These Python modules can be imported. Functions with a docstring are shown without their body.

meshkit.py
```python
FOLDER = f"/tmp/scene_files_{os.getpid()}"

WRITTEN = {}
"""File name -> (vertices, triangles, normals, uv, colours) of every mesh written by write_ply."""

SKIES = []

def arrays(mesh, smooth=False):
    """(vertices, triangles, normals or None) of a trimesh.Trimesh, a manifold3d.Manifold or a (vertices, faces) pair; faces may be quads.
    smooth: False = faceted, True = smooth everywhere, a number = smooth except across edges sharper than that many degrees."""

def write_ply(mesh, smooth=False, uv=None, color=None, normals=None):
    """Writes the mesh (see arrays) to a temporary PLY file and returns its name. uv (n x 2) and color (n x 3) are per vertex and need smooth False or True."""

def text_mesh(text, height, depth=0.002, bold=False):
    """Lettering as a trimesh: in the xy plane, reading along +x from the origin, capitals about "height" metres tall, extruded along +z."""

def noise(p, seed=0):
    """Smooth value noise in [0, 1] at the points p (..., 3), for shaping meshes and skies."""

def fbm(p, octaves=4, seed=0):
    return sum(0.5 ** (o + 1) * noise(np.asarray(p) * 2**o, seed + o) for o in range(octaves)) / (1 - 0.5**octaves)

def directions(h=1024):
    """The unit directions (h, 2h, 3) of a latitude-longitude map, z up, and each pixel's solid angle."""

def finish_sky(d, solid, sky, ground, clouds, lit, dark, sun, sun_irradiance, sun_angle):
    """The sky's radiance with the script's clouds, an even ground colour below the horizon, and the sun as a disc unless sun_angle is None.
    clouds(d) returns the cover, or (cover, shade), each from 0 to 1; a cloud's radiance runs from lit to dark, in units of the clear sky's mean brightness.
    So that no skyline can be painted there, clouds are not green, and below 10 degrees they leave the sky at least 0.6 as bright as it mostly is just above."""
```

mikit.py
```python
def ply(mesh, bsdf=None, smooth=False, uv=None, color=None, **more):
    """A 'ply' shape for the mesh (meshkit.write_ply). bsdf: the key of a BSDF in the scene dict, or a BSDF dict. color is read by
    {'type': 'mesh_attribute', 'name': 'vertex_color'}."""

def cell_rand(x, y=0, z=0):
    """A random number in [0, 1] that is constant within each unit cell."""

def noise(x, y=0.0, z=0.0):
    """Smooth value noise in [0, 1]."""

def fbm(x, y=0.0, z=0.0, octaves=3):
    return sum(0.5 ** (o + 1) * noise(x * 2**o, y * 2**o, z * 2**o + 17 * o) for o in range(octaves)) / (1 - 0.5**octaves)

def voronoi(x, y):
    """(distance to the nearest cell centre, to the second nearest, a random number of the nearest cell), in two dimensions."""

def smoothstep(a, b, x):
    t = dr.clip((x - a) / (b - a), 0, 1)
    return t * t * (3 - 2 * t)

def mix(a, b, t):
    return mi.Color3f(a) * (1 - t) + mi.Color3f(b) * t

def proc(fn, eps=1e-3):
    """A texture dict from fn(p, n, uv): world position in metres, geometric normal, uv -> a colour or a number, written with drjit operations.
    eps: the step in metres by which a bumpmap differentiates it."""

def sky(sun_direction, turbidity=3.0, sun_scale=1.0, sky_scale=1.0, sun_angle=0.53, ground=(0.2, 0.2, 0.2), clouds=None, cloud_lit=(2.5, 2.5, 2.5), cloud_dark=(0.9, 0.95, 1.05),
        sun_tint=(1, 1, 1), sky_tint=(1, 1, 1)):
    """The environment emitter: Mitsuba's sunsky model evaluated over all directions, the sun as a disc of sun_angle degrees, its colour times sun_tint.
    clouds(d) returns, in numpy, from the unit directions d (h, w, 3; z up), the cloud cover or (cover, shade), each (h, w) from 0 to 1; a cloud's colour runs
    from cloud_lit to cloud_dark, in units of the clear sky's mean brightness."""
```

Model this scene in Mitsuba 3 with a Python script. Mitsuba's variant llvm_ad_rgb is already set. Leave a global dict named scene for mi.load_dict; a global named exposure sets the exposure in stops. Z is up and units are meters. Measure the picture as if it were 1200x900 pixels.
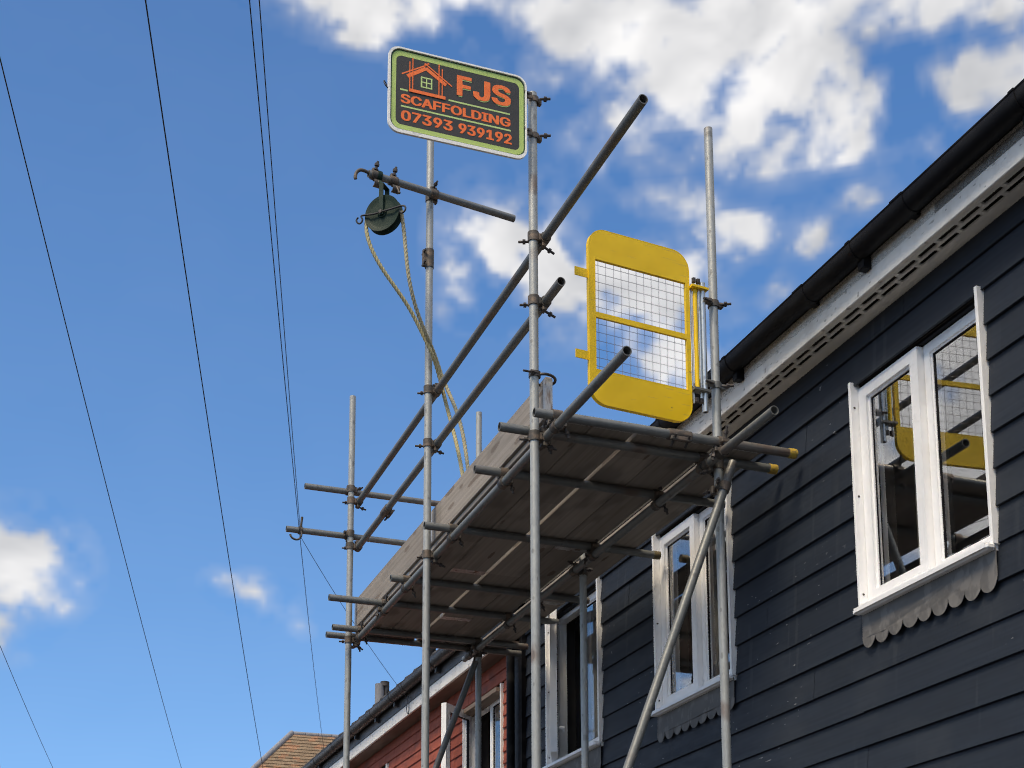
import math, random
import numpy as np, trimesh, mitsuba as mi, drjit as dr
import mikit, meshkit
import shapely.geometry as sg
from shapely import affinity
from shapely.ops import unary_union
from mikit import noise, fbm, cell_rand, smoothstep, mix, voronoi

rng = random.Random(7)
V = lambda *a: np.array(a, float)
scene, labels = {}, {}

# ------------------------------------------------------------------ camera, sky, exposure
exposure = 1.82
YAW, PITCH, ROLL, FPX, CYPX = 0.3551, 0.18357, 0.00245, 1707.6, 926.3
EYE = V(0, 0, 1.6)


def camera():
    fw = V(math.sin(YAW) * math.cos(PITCH), math.cos(YAW) * math.cos(PITCH), math.sin(PITCH))
    r = V(math.cos(YAW), -math.sin(YAW), 0)
    d = np.cross(fw, r)
    c, s = math.cos(ROLL), math.sin(ROLL)
    right, down = c * r + s * d, -s * r + c * d
    m = np.eye(4)
    m[:3, 0], m[:3, 1], m[:3, 2], m[:3, 3] = -right, -down, fw, EYE
    return {'type': 'perspective', 'fov_axis': 'x', 'fov': math.degrees(2 * math.atan(600 / FPX)), 'near_clip': 0.05, 'far_clip': 3000.0,
            'principal_point_offset_y': -(CYPX - 450) / 900, 'to_world': mi.ScalarTransform4f(m.tolist())}


scene['camera'] = camera()

# clouds: (azimuth, elevation, half width, half height, tilt, strength) in degrees; azimuth from +y towards +x
CLOUDS = [
    (14.0, 38.6, 2.64, 0.85, -8, 0.60), (17.4, 38.4, 1.41, 0.56, -10, 0.48), (21.9, 38.7, 2.11, 0.92, 0, 0.73), (23.8, 37.5, 1.76, 1.48, -25, 0.95), (25.7, 38.1, 2.82, 1.59, 0, 1.05), (27.9, 36.5, 2.11, 1.59, -40, 0.95),
    (30.5, 37.5, 3.17, 1.76, 0, 1.00), (31.9, 35.6, 2.18, 1.59, 10, 1.10), (34.5, 35.1, 1.59, 1.41, 20, 0.90), (33.8, 36.9, 2.47, 1.41, 0, 0.84), (37.0, 37.3, 3.88, 0.99, 0, 0.90), (40.7, 36.9, 2.82, 0.88, 0, 0.48),
    (39.6, 34.9, 1.94, 1.06, -12, 0.90), (38.2, 33.3, 0.49, 0.92, 5, 0.28), (25.8, 34.8, 1.69, 1.20, -15, 0.70), (29.6, 33.9, 0.78, 0.92, 10, 0.31), (27.0, 32.4, 1.59, 0.63, -10, 0.39), (30.2, 30.9, 1.48, 0.70, -12, 0.37),
    (33.4, 30.6, 1.23, 0.78, 0, 0.21), (31.5, 28.6, 0.63, 0.78, 0, 0.28), (35.2, 31.7, 1.06, 0.63, 0, 0.19), (20.8, 30.7, 1.83, 1.48, -20, 1.00), (22.2, 29.8, 1.41, 1.41, 0, 0.90), (18.6, 30.7, 0.56, 1.27, 5, 0.37),
    (18.4, 29.0, 0.88, 0.70, 0, 0.25), (19.5, 31.6, 1.06, 0.49, -20, 0.34), (25.7, 29.2, 2.18, 1.41, -10, 1.00), (24.0, 29.7, 1.06, 1.06, 0, 0.80), (27.2, 26.9, 1.41, 1.06, -20, 0.70), (25.4, 27.5, 1.59, 0.78, -15, 0.34),
    (23.7, 28.8, 0.70, 0.78, 0, 0.31), (0.8, 18.3, 1.48, 1.27, -5, 1.15), (0.2, 17.4, 1.20, 1.06, 0, 1.00), (0.5, 16.3, 0.92, 0.92, 20, 0.76), (9.9, 17.9, 1.20, 0.56, -14, 0.45), (11.6, 16.8, 0.75, 0.42, -20, 0.10),
    (2.1, 18.3, 0.85, 0.42, 0, 0.25),
    (25.4, 34.8, 1.27, 0.78, -20, 0.50), (26.5, 34.6, 0.92, 0.85, 0, 0.46), (29.6, 34.0, 0.70, 0.85, 10, 0.46), (27.2, 32.4, 1.34, 0.56, -10, 0.46), (30.4, 30.8, 1.27, 0.56, -15, 0.46), (31.5, 28.7, 0.56, 0.63, 0, 0.37),
    (10.0, 17.9, 1.13, 0.53, -14, 0.58), (18.8, 30.9, 0.56, 1.20, 20, 0.43), (38.2, 33.3, 0.42, 0.85, 5, 0.43), (33.6, 30.4, 0.92, 0.56, 0, 0.31), (18.4, 29.2, 0.63, 0.49, 0, 0.37), (35.2, 37.5, 4.23, 0.85, 0, 0.56), (13.6, 38.5, 2.11, 0.63, -10, 0.65),
    (19.6, 38.9, 3.2, .55, 0, .62), (38.5, 38.2, 5.0, .9, 0, .62),
]


def clouds(d):
    az, el = np.degrees(np.arctan2(d[..., 0], d[..., 1])), np.degrees(np.arcsin(np.clip(d[..., 2], -1, 1)))
    dome = d / np.maximum(d[..., 2:3] + .25, .05)
    warp = np.stack([meshkit.fbm(d * 9 + 21, 3, 11), meshkit.fbm(d * 9 + 31, 3, 12), meshkit.fbm(d * 9 + 41, 3, 13)], -1) - .5
    n1 = meshkit.fbm(d * 17 + 3 + warp * 1.0, 6, 5)
    n2 = meshkit.fbm(d * 55 + 9 + warp * 2.5, 5, 8)
    far = meshkit.fbm(dome * 1.5 + 11, 5, 2)
    b = np.zeros_like(az)
    for ca, ce, sa, se, t, k in CLOUDS:
        x, y = ((az - ca + 180) % 360 - 180) * np.cos(np.radians(ce)), el - ce
        t = math.radians(t)
        u, v = (x * math.cos(t) + y * math.sin(t)) / sa, (-x * math.sin(t) + y * math.cos(t)) / se
        b = np.maximum(b, k * np.exp(-.75 * (u * u + v * v)) + .25 * b * np.exp(-(u * u + v * v)))
    seen = np.clip(np.minimum(np.minimum((az + 3) / 2, (44 - az) / 2), np.minimum((41 - el) / 2, 1)), 0, 1)
    rest = np.clip((far - .42) * 6, 0, 1.2)
    x, y = (az + 40) / 13, (el - 25) / 8                      # the white cloud that the nearest window mirrors
    rest = np.maximum(rest, 1.15 * np.exp(-.75 * (x * x + y * y)))
    b = b * seen + rest * (1 - seen)
    den = b * 1.1 + (n1 - .5) * 2.0 + (n2 - .5) * 1.7
    den = np.where(b < .03, 0, den * np.clip(b / .15, 0, 1))
    t = np.clip((den - .33) / .56, 0, 1)
    cover = t * t * (3 - 2 * t) * .74 + .22 * np.clip((den + .04) / .5, 0, 1)
    # clouds glow towards the veiled sun, and show grey hollows away from it
    near = np.clip(d @ (np.array(SUN) / np.linalg.norm(SUN)), 0, 1)
    hollow = meshkit.fbm(d * 26 + 50 + warp * 3, 4, 21)
    shade = np.clip(.50 - .72 * near + (hollow - .5) * 1.5 - .10 * t, 0, 1)
    return cover, shade


SUN = (-0.60, -0.42, 1.05)        # behind the viewer, veiled by a cloud: a wide soft source
scene['sky'] = mikit.sky(SUN, turbidity=2.2, sun_scale=.70, sun_angle=22.0, clouds=clouds, cloud_lit=(2.85, 2.8, 2.75), cloud_dark=(1.25, 1.28, 1.34), sky_tint=(.89, 1.12, 1.28), sun_tint=(1, 1, .96), ground=(.2, .2, .2))
labels['sky'] = {'label': 'blue sky with scattered white clouds', 'kind': 'structure'}


# ------------------------------------------------------------------ materials
def bsdf(key, color, rough=.6, metal=0., spec=.5, two=True, bump=None, bscale=1., **more):
    b = {'type': 'principled', 'base_color': mikit.proc(color) if callable(color) else {'type': 'rgb', 'value': list(color)},
         'roughness': mikit.proc(rough) if callable(rough) else float(rough), 'metallic': float(metal), 'specular': float(spec), **more}
    if bump is not None:
        b = {'type': 'bumpmap', 'arbitrary': mikit.proc(bump), 'scale': float(bscale), 'bsdf': b}
    scene[key] = {'type': 'twosided', 'bsdf': b} if two else b


def galv(tone, rust):
    def fn(p, n, uv):
        a = fbm(p.x * 9, p.y * 9, p.z * 3.5, 3)
        s = voronoi(p.x * 60 + p.z * 22, p.y * 60 + p.z * 31)[2]
        c = mix((tone * .85, tone * .90, tone * .90), (tone * 1.12, tone * 1.15, tone * 1.11), a) * (.94 + .12 * s)
        r = smoothstep(.60 - rust, .86 - rust * .5, fbm(p.x * 5 + 7, p.y * 5, p.z * 5 + 3, 4))
        c = mix(c, (.17, .105, .075), r * .75)
        spots = smoothstep(.80, .86, noise(p.x * 45, p.y * 45, p.z * 20 + 5))
        return mix(c, (.10, .095, .09), spots * .45)
    return fn


bsdf('galvanised_grey', galv(.185, .03), .45, .35)
bsdf('galvanised', galv(.37, -.02), lambda p, n, uv: .42 + .2 * fbm(p.x * 20, p.y * 20, p.z * 8, 2), .35)
bsdf('galvanised_worn', galv(.15, .08), .5, .3)
bsdf('galvanised_bright', galv(.6, -.1), .28, .8)
bsdf('tube_inside', (.03, .03, .03), .8)


def rusty(p, n, uv):
    a = fbm(p.x * 30, p.y * 30, p.z * 30, 3)
    return mix((.075, .07, .064), (.17, .13, .10), smoothstep(.35, .75, a))


bsdf('coupler_metal', rusty, .6, .3)
bsdf('bolt_metal', lambda p, n, uv: mix((.03, .03, .035), (.10, .085, .075), noise(p.x * 60, p.y * 60, p.z * 60)), .5, .4)
bsdf('yellow_cap', lambda p, n, uv: mix((.50, .34, .05), (.22, .17, .08), smoothstep(.5, .8, fbm(p.x * 60, p.y * 60, p.z * 60, 2))), .5)


bsdf('shaded_cap', lambda p, n, uv: mix((.17, .13, .05), (.09, .08, .06), fbm(p.x * 60, p.y * 60, p.z * 60, 2)), .6)  # yellow end cap darkened to brown: its shade is put into the colour


def board_wood(lift):
    def fn(p, n, uv):
        row = dr.floor((p.x - 2.64) / .2465)
        tone = .88 + .34 * cell_rand(row + 5, dr.select(p.z > 4.9, 3, 1), dr.floor(p.y / 2.1 + row * .37))
        g = fbm(p.y * 1.6 + row * 7, p.x * 70, p.z * 60, 4)
        k = smoothstep(.78, .84, noise(p.y * 5 + row * 3, p.x * 22, p.z * 18))
        st = smoothstep(.55, .8, fbm(p.y * 3.1, p.x * 8 + row, p.z * 14 + 4, 3))
        c = mix((.165, .145, .125), (.33, .295, .26), g) * (lift * tone)
        c = mix(c, (.11, .08, .06), k * .7)
        return mix(c, (.13, .115, .10), st * .6)
    return fn


bsdf('board_wood', board_wood(1.0), .85, bump=lambda p, n, uv: fbm(p.y * 2.2, p.x * 120, p.z * 90, 2), bscale=.0006)
bsdf('band_steel', lambda p, n, uv: mix((.42, .42, .41), (.20, .13, .09), smoothstep(.5, .75, fbm(p.x * 40, p.y * 40, p.z * 12, 3))), .45, .5)


def clad_color(p, n, uv):
    row = dr.floor((p.z - 2.952) / .1708)
    tone = .85 + .3 * cell_rand(row + 40, dr.floor(p.y * .27 + row * .37))
    g = fbm(p.y * 3.5, p.z * 110 + row * 3, p.x * 3, 3)
    c = mix((.0108, .0155, .0245), (.0175, .0242, .0365), g) * tone
    dust = smoothstep(.52, .85, fbm(p.y * 2.2 + 3, p.z * 4.5, 2.0, 4))
    c = mix(c, (.034, .039, .046), dust * .4)
    fleck = smoothstep(.955, .965, noise(p.y * 23, p.z * 60, 3.0)) * smoothstep(.6, .7, noise(p.y * 1.3, p.z * 2, 8.0))
    drip = smoothstep(.72, .86, noise(p.y * 24, p.z * 1.3, 9.0)) * smoothstep(.45, .7, noise(p.y * 3, p.z * 2.1, 5.0))
    c = mix(c, (.06, .065, .07), drip * .18)
    return mix(c, (.30, .30, .30), fleck * .6)


bsdf('slate_cladding', clad_color, lambda p, n, uv: .55 + .15 * fbm(p.y * 6, p.z * 30, 1.0, 2), spec=.35, bump=lambda p, n, uv: fbm(p.y * 5, p.z * 110, p.x * 9, 2), bscale=.0004)


def white_pvc(p, n, uv):
    d = smoothstep(.55, .85, fbm(p.x * 7 + 2, p.y * 7, p.z * 5, 4))
    st = smoothstep(.6, .85, noise(p.y * 55, p.z * 2.5, p.x * 3)) * smoothstep(.4, .7, fbm(p.y * 3, p.z * 3, 1.0, 2))
    c = mix((.82, .82, .82), (.72, .71, .69), d * .5)
    return mix(c, (.60, .58, .55), st * .25)


bsdf('white_plastic', white_pvc, .35)


def fascia_col(p, n, uv):
    c = mix((.80, .77, .72), (.68, .65, .60), fbm(p.y * 4, p.z * 20, 0.0, 4))
    grime = smoothstep(.48, .78, fbm(p.y * 16, p.z * 5, 3.0, 4))
    spot = smoothstep(.86, .9, noise(p.y * 30, p.z * 60, 4.0))
    return mix(mix(c, (.52, .49, .45), grime * .3), (.16, .14, .12), spot * .55)


bsdf('fascia_white', fascia_col, .5)
bsdf('soffit_white', lambda p, n, uv: mix((.74, .74, .72), (.62, .62, .59), fbm(p.x * 9, p.y * 5, 0.0, 3)), .6)
bsdf('soffit_brown', lambda p, n, uv: mix((.10, .065, .05), (.17, .12, .10), fbm(p.x * 30, p.y * 4, 0.0, 3)), .7)
bsdf('black_plastic', lambda p, n, uv: mix((.006, .006, .008), (.022, .021, .021), smoothstep(.45, .8, fbm(p.x * 8, p.y * 5, p.z * 12, 4))), .5, 0., .12)
bsdf('black_plastic_worn', lambda p, n, uv: mix((.014, .013, .014), (.06, .05, .045), smoothstep(.4, .75, fbm(p.x * 8, p.y * 3, p.z * 12, 4))), .45)
bsdf('roof_dark', lambda p, n, uv: mix((.02, .02, .022), (.06, .055, .05), fbm(p.x * 5, p.y * 5, p.z * 5, 3)), .8)


def lead(p, n, uv):
    a = fbm(p.y * 9, p.z * 12, p.x * 4, 4)
    w = smoothstep(.5, .7, fbm(p.y * 22 + 3, p.z * 14, 1.0, 3))
    c = mix((.085, .083, .082), (.155, .15, .146), a)
    return mix(c, (.23, .22, .21), w * .4)


bsdf('lead_sheet', lead, .75, .0, .3, bump=lambda p, n, uv: fbm(p.y * 24, p.z * 18, p.x * 18, 3), bscale=.006)


def tile_col(p, n, uv):
    r = cell_rand(dr.floor(p.z / .1025), dr.floor(p.y * 6.06 + .5 * dr.floor(p.z / .1025)), 3)
    a = fbm(p.y * 12, p.z * 16, p.x * 9, 4)
    c = mix((.25, .055, .031), (.34, .086, .048), a) * (.88 + .22 * r)
    return mix(c, (.12, .055, .048), smoothstep(.6, .85, fbm(p.y * 4, p.z * 7, 3.0, 3)) * .55)


bsdf('red_tile', tile_col, .8, bump=lambda p, n, uv: fbm(p.y * 60, p.z * 60, p.x * 60, 2), bscale=.0008)


def buff_tile(p, n, uv):
    row = dr.floor(p.z / .075)
    r = cell_rand(row, dr.floor(p.x * 6 + .5 * row), 5)
    q = cell_rand(row + 9, dr.floor(p.x * 6 + .5 * row), 8)
    c = mix((.150, .105, .066), (.225, .165, .105), r)
    c = mix(c, (.30, .15, .08), smoothstep(.72, .9, q) * .7)
    return c * (.8 + .4 * fbm(p.x * 3, p.z * 3, p.y * 3, 3))


bsdf('buff_tile', buff_tile, .85)
bsdf('grey_ridge', lambda p, n, uv: mix((.16, .165, .18), (.26, .26, .28), fbm(p.x * 6, p.y * 6, p.z * 6, 3)), .7)
bsdf('brick_wall', lambda p, n, uv: mix((.28, .18, .11), (.40, .29, .18), cell_rand(dr.floor(p.z / .075), dr.floor(p.x * 4.4), 2)), .85)
bsdf('room_wall', (.34, .345, .35), .9)
bsdf('room_floor', (.06, .055, .05), .9)
bsdf('curtain_grey', lambda p, n, uv: mix((.22, .23, .22), (.34, .35, .33), noise(p.y * 40, p.x * 40, p.z * 2)), .9)
bsdf('curtain_purple', lambda p, n, uv: mix((.075, .04, .075), (.12, .07, .11), noise(p.y * 40, p.x * 40, p.z * 2)), .9)
bsdf('brown_board', lambda p, n, uv: mix((.12, .09, .07), (.22, .17, .14), fbm(p.x * 30, p.y * 5, p.z * 5, 3)), .8)
scene['window_glass'] = {'type': 'thindielectric', 'int_ior': 2.6}


def gate_yellow(p, n, uv):
    c = mix((.74, .48, .008), (.84, .57, .013), fbm(p.x * 5, p.y * 5, p.z * 5, 4))
    chip = smoothstep(.80, .85, fbm(p.x * 26, p.y * 26, p.z * 26, 4))
    scr = smoothstep(.84, .9, noise(p.x * 9, p.y * 9, p.z * 140))
    return mix(mix(c, (.20, .11, .04), chip * .8), (.45, .33, .12), scr * .4)


bsdf('gate_yellow', gate_yellow, .42, spec=.35, bump=lambda p, n, uv: fbm(p.x * 7, p.y * 7, p.z * 7, 2), bscale=.004)
bsdf('mesh_wire', (.24, .23, .25), .5, .4)
bsdf('wheel_green', lambda p, n, uv: mix((.009, .026, .019), (.016, .036, .027), smoothstep(.45, .8, fbm(p.x * 14, p.y * 14, p.z * 14, 3))), .55, 0., .2)
bsdf('rope_fibre', lambda p, n, uv: mix((.30, .27, .17), (.52, .48, .33), noise(p.x * 130, p.y * 130, p.z * 130)), .95)
bsdf('rope_fibre_yellow', lambda p, n, uv: mix((.34, .30, .15), (.52, .47, .29), noise(p.x * 130, p.y * 130, p.z * 130)), .95)
bsdf('cable_black', (.02, .022, .028), .6)
bsdf('wire_grey', (.06, .07, .09), .7)
bsdf('sign_black', lambda p, n, uv: mix((.030, .030, .029), (.042, .040, .038), fbm(p.x * 9, p.y * 9, p.z * 9, 4)), .5)
bsdf('sign_green', lambda p, n, uv: mix((.40, .54, .13), (.48, .62, .19), fbm(p.x * 20, p.y * 9, p.z * 20, 3)), .5)
bsdf('sign_dark_green', (.03, .075, .03), .5)
bsdf('sign_lime', (.50, .66, .24), .5)
bsdf('sign_orange', lambda p, n, uv: mix((.86, .15, .025), (.92, .21, .045), fbm(p.x * 30, p.y * 9, p.z * 30, 3)), .5)
bsdf('sign_frame', lambda p, n, uv: mix((.82, .82, .79), (.40, .42, .40), smoothstep(.62, .85, fbm(p.x * 22, p.y * 9, p.z * 22, 4))), .4)
bsdf('asphalt', lambda p, n, uv: mix((.035, .035, .037), (.062, .06, .058), fbm(p.x * 6, p.y * 6, 0.0, 4)), .9)
bsdf('paving', lambda p, n, uv: mix((.045, .044, .043), (.075, .073, .07), fbm(p.x * 7, p.y * 7, 0.0, 4)), .9)


# ------------------------------------------------------------------ mesh helpers
def ent(key, mesh, mat, smooth=False):
    base, k = key, 0
    while key in scene:
        k += 1
        key = f'{base}_{k:03d}'
    if isinstance(mesh, list):
        mesh = trimesh.util.concatenate(mesh)
    scene[key] = mikit.ply(mesh, mat, smooth=smooth)
    return key


def tag(key, label=None, cat=None, group=None, kind=None):
    labels[key] = {k: v for k, v in (('label', label), ('category', cat), ('group', group), ('kind', kind)) if v}


def box(x0, x1, y0, y1, z0, z1):
    m = trimesh.creation.box(extents=(x1 - x0, y1 - y0, z1 - z0))
    m.apply_translation(((x0 + x1) / 2, (y0 + y1) / 2, (z0 + z1) / 2))
    return m


def rbox(x0, x1, y0, y1, z0, z1, r=.004):
    """box with chamfered edges (hull of shrunken corner triples)"""
    pts = []
    for x, sx in ((x0, 1), (x1, -1)):
        for y, sy in ((y0, 1), (y1, -1)):
            for z, sz in ((z0, 1), (z1, -1)):
                pts += [(x, y + sy * r, z + sz * r), (x + sx * r, y, z + sz * r), (x + sx * r, y + sy * r, z)]
    return trimesh.convex.convex_hull(np.array(pts))


def frame_to(d, up=(0, 0, 1)):
    d = np.asarray(d, float) / np.linalg.norm(d)
    u = np.cross(up, d)
    if np.linalg.norm(u) < 1e-6:
        u = V(1, 0, 0)
    u /= np.linalg.norm(u)
    return np.column_stack([u, np.cross(d, u), d])


def place(mesh, R, t):
    m = np.eye(4)
    m[:3, :3], m[:3, 3] = R, t
    mesh = mesh.copy()
    mesh.apply_transform(m)
    return mesh


def ring(r0, r1, h, n=24, a0=0., a1=360.):
    """annulus sector along z centred at 0"""
    if a1 - a0 >= 360:
        return trimesh.creation.annulus(r_min=r0, r_max=r1, height=h, sections=n)
    t = np.radians(np.linspace(a0, a1, n))
    pts = [(r1 * math.cos(a), r1 * math.sin(a)) for a in t] + [(r0 * math.cos(a), r0 * math.sin(a)) for a in t[::-1]]
    m = trimesh.creation.extrude_polygon(sg.Polygon(pts), h, engine='earcut')
    m.apply_translation((0, 0, -h / 2))
    return m


def tube(p0, p1, r=.02415, wall=.004, n=24):
    p0, p1 = V(*p0), V(*p1)
    L = np.linalg.norm(p1 - p0)
    return place(ring(r - wall, r, L, n), frame_to(p1 - p0), (p0 + p1) / 2)


def rod(p0, p1, r, n=10):
    p0, p1 = V(*p0), V(*p1)
    return place(trimesh.creation.cylinder(radius=r, height=np.linalg.norm(p1 - p0), sections=n), frame_to(p1 - p0), (p0 + p1) / 2)


def sweep(pts, r, n=8, twist=0., lobes=0, amp=0.):
    """round strand along a polyline, optionally with a rope lay"""
    pts = np.asarray(pts, float)
    t = np.gradient(pts, axis=0)
    t /= np.linalg.norm(t, axis=1, keepdims=True)
    s = np.concatenate([[0], np.cumsum(np.linalg.norm(np.diff(pts, axis=0), axis=1))])
    u = np.cross(t, V(.3, .9, .1))
    u /= np.linalg.norm(u, axis=1, keepdims=True)
    w = np.cross(t, u)
    a = np.linspace(0, 2 * np.pi, n, endpoint=False)
    rad = r * (1 + (amp * np.cos(lobes * (a[None] - twist * s[:, None])) if lobes else 0 * s[:, None] + 0 * a[None]))
    v = pts[:, None] + rad[..., None] * (np.cos(a)[None, :, None] * u[:, None] + np.sin(a)[None, :, None] * w[:, None])
    k = len(pts)
    i, j = np.meshgrid(np.arange(k - 1), np.arange(n), indexing='ij')
    q = np.stack([i * n + j, i * n + (j + 1) % n, (i + 1) * n + (j + 1) % n, (i + 1) * n + j], -1).reshape(-1, 4)
    f = np.vstack([q[:, [0, 1, 2]], q[:, [0, 2, 3]]])
    caps = [[0, j + 1, j] for j in range(1, n - 1)] + [[(k - 1) * n, (k - 1) * n + j, (k - 1) * n + j + 1] for j in range(1, n - 1)]
    m = trimesh.Trimesh(v.reshape(-1, 3), np.vstack([f, caps]), process=False)
    m.fix_normals()
    return m


def spline(pts, n):
    from scipy.interpolate import CubicSpline
    pts = np.asarray(pts, float)
    s = np.concatenate([[0], np.cumsum(np.linalg.norm(np.diff(pts, axis=0), axis=1))])
    return CubicSpline(s, pts)(np.linspace(0, s[-1], n))


def extrude_y(poly, y0, y1):
    """shapely polygon in (x, z) swept from y0 to y1"""
    m = trimesh.creation.extrude_polygon(poly, y1 - y0, engine='earcut')
    return place(m, np.column_stack([V(1, 0, 0), V(0, 0, 1), V(0, -1, 0)]), V(0, y1, 0))


def extrude_x(poly, x0, x1):
    """shapely polygon in (y, z) swept from x0 to x1"""
    m = trimesh.creation.extrude_polygon(poly, x1 - x0, engine='earcut')
    return place(m, np.column_stack([V(0, 1, 0), V(0, 0, 1), V(1, 0, 0)]), V(x0, 0, 0))


# ------------------------------------------------------------------ ground
ent('road', box(-300, 1.6, -300, 300, -.4, -.12), 'asphalt')
tag('road', 'asphalt road in front of the terrace', kind='structure')
ent('pavement', box(1.6, 4.3, -300, 300, -.4, 0), 'paving')
tag('pavement', 'tarmac footway along the house fronts', kind='structure')
ent('ground', box(4.3, 300, -300, 300, -.4, -.004), 'asphalt')
tag('ground', 'ground below the houses', kind='structure')

# ------------------------------------------------------------------ the terrace: dark house and red house
W, ROW, Z0 = 4.08, .1708, 2.952
PARTY = 10.74
WIN_D = [(4.920, 5.952), (7.252, 8.270), (9.170, 10.186)]
WIN_R = [(11.20, 12.22), (14.80, 15.82), (18.2, 19.2)]


def holes_wall(key, y0, y1, z0, z1, holes, x0, x1, mat):
    p = sg.box(y0, z0, y1, z1)
    for a, b, c, d in holes:
        p = p.difference(sg.box(a, c, b, d))
    return ent(key, extrude_x(p, x0, x1), mat)


def room(key, y0, y1, z0, z1):
    """inside faces of the upper rooms behind the windows"""
    x0, x1 = 4.31, 7.6
    ent(key + '__room_wall', [box(x1, x1 + .1, y0, y1, z0, z1), box(x0, x1, y0, y0 + .08, z0, z1), box(x0, x1, y1 - .08, y1, z0, z1)], 'room_wall')
    ent(key + '__room_ceiling', box(x0, x1, y0 + .08, y1 - .08, z1, z1 + .05), 'room_wall')
    ent(key + '__room_floor', box(x0, x1, y0 + .08, y1 - .08, z0 - .1, z0 - .002), 'room_floor')


def cladding():
    y_lo, y_hi = -.6, PARTY - .06
    k = 0
    for r in range(-15, 14):
        z = Z0 + ROW * r
        spans = [(y_lo, y_hi)]
        zc = z + .09
        if 3.79 < zc < 5.0:
            cuts = sorted(WIN_D)
            spans, a = [], y_lo
            for c, d in cuts:
                spans.append((a, c - .004))
                a = d + .004
            spans.append((a, y_hi))
        joints = [5.98 + 3.66 * j + (.0 if r == 2 else ((r * 1.37) % 3.66)) for j in range(-3, 4)]
        for a, b in spans:
            cuts = [a] + [j for j in joints if a + .25 < j < b - .25] + [b]
            for s, e in zip(cuts[:-1], cuts[1:]):
                top = min(z + .188, 5.30)
                dx, dz = rng.uniform(-.002, .0015), rng.uniform(-.0016, .0016)
                x = W - .003 + dx
                t = (top - z) / .188
                q = sg.Polygon([(x, z + .002 + dz), (x + .002, z + dz), (x + .011, z + dz), (x + .011 + .018 * t, top), (x + .018 * t, top)])
                ent('dark_house__cladding_board' + (f'_{k:03d}' if k else ''), extrude_y(q, s + .0012, e - .0012), 'slate_cladding')
                k += 1


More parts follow.
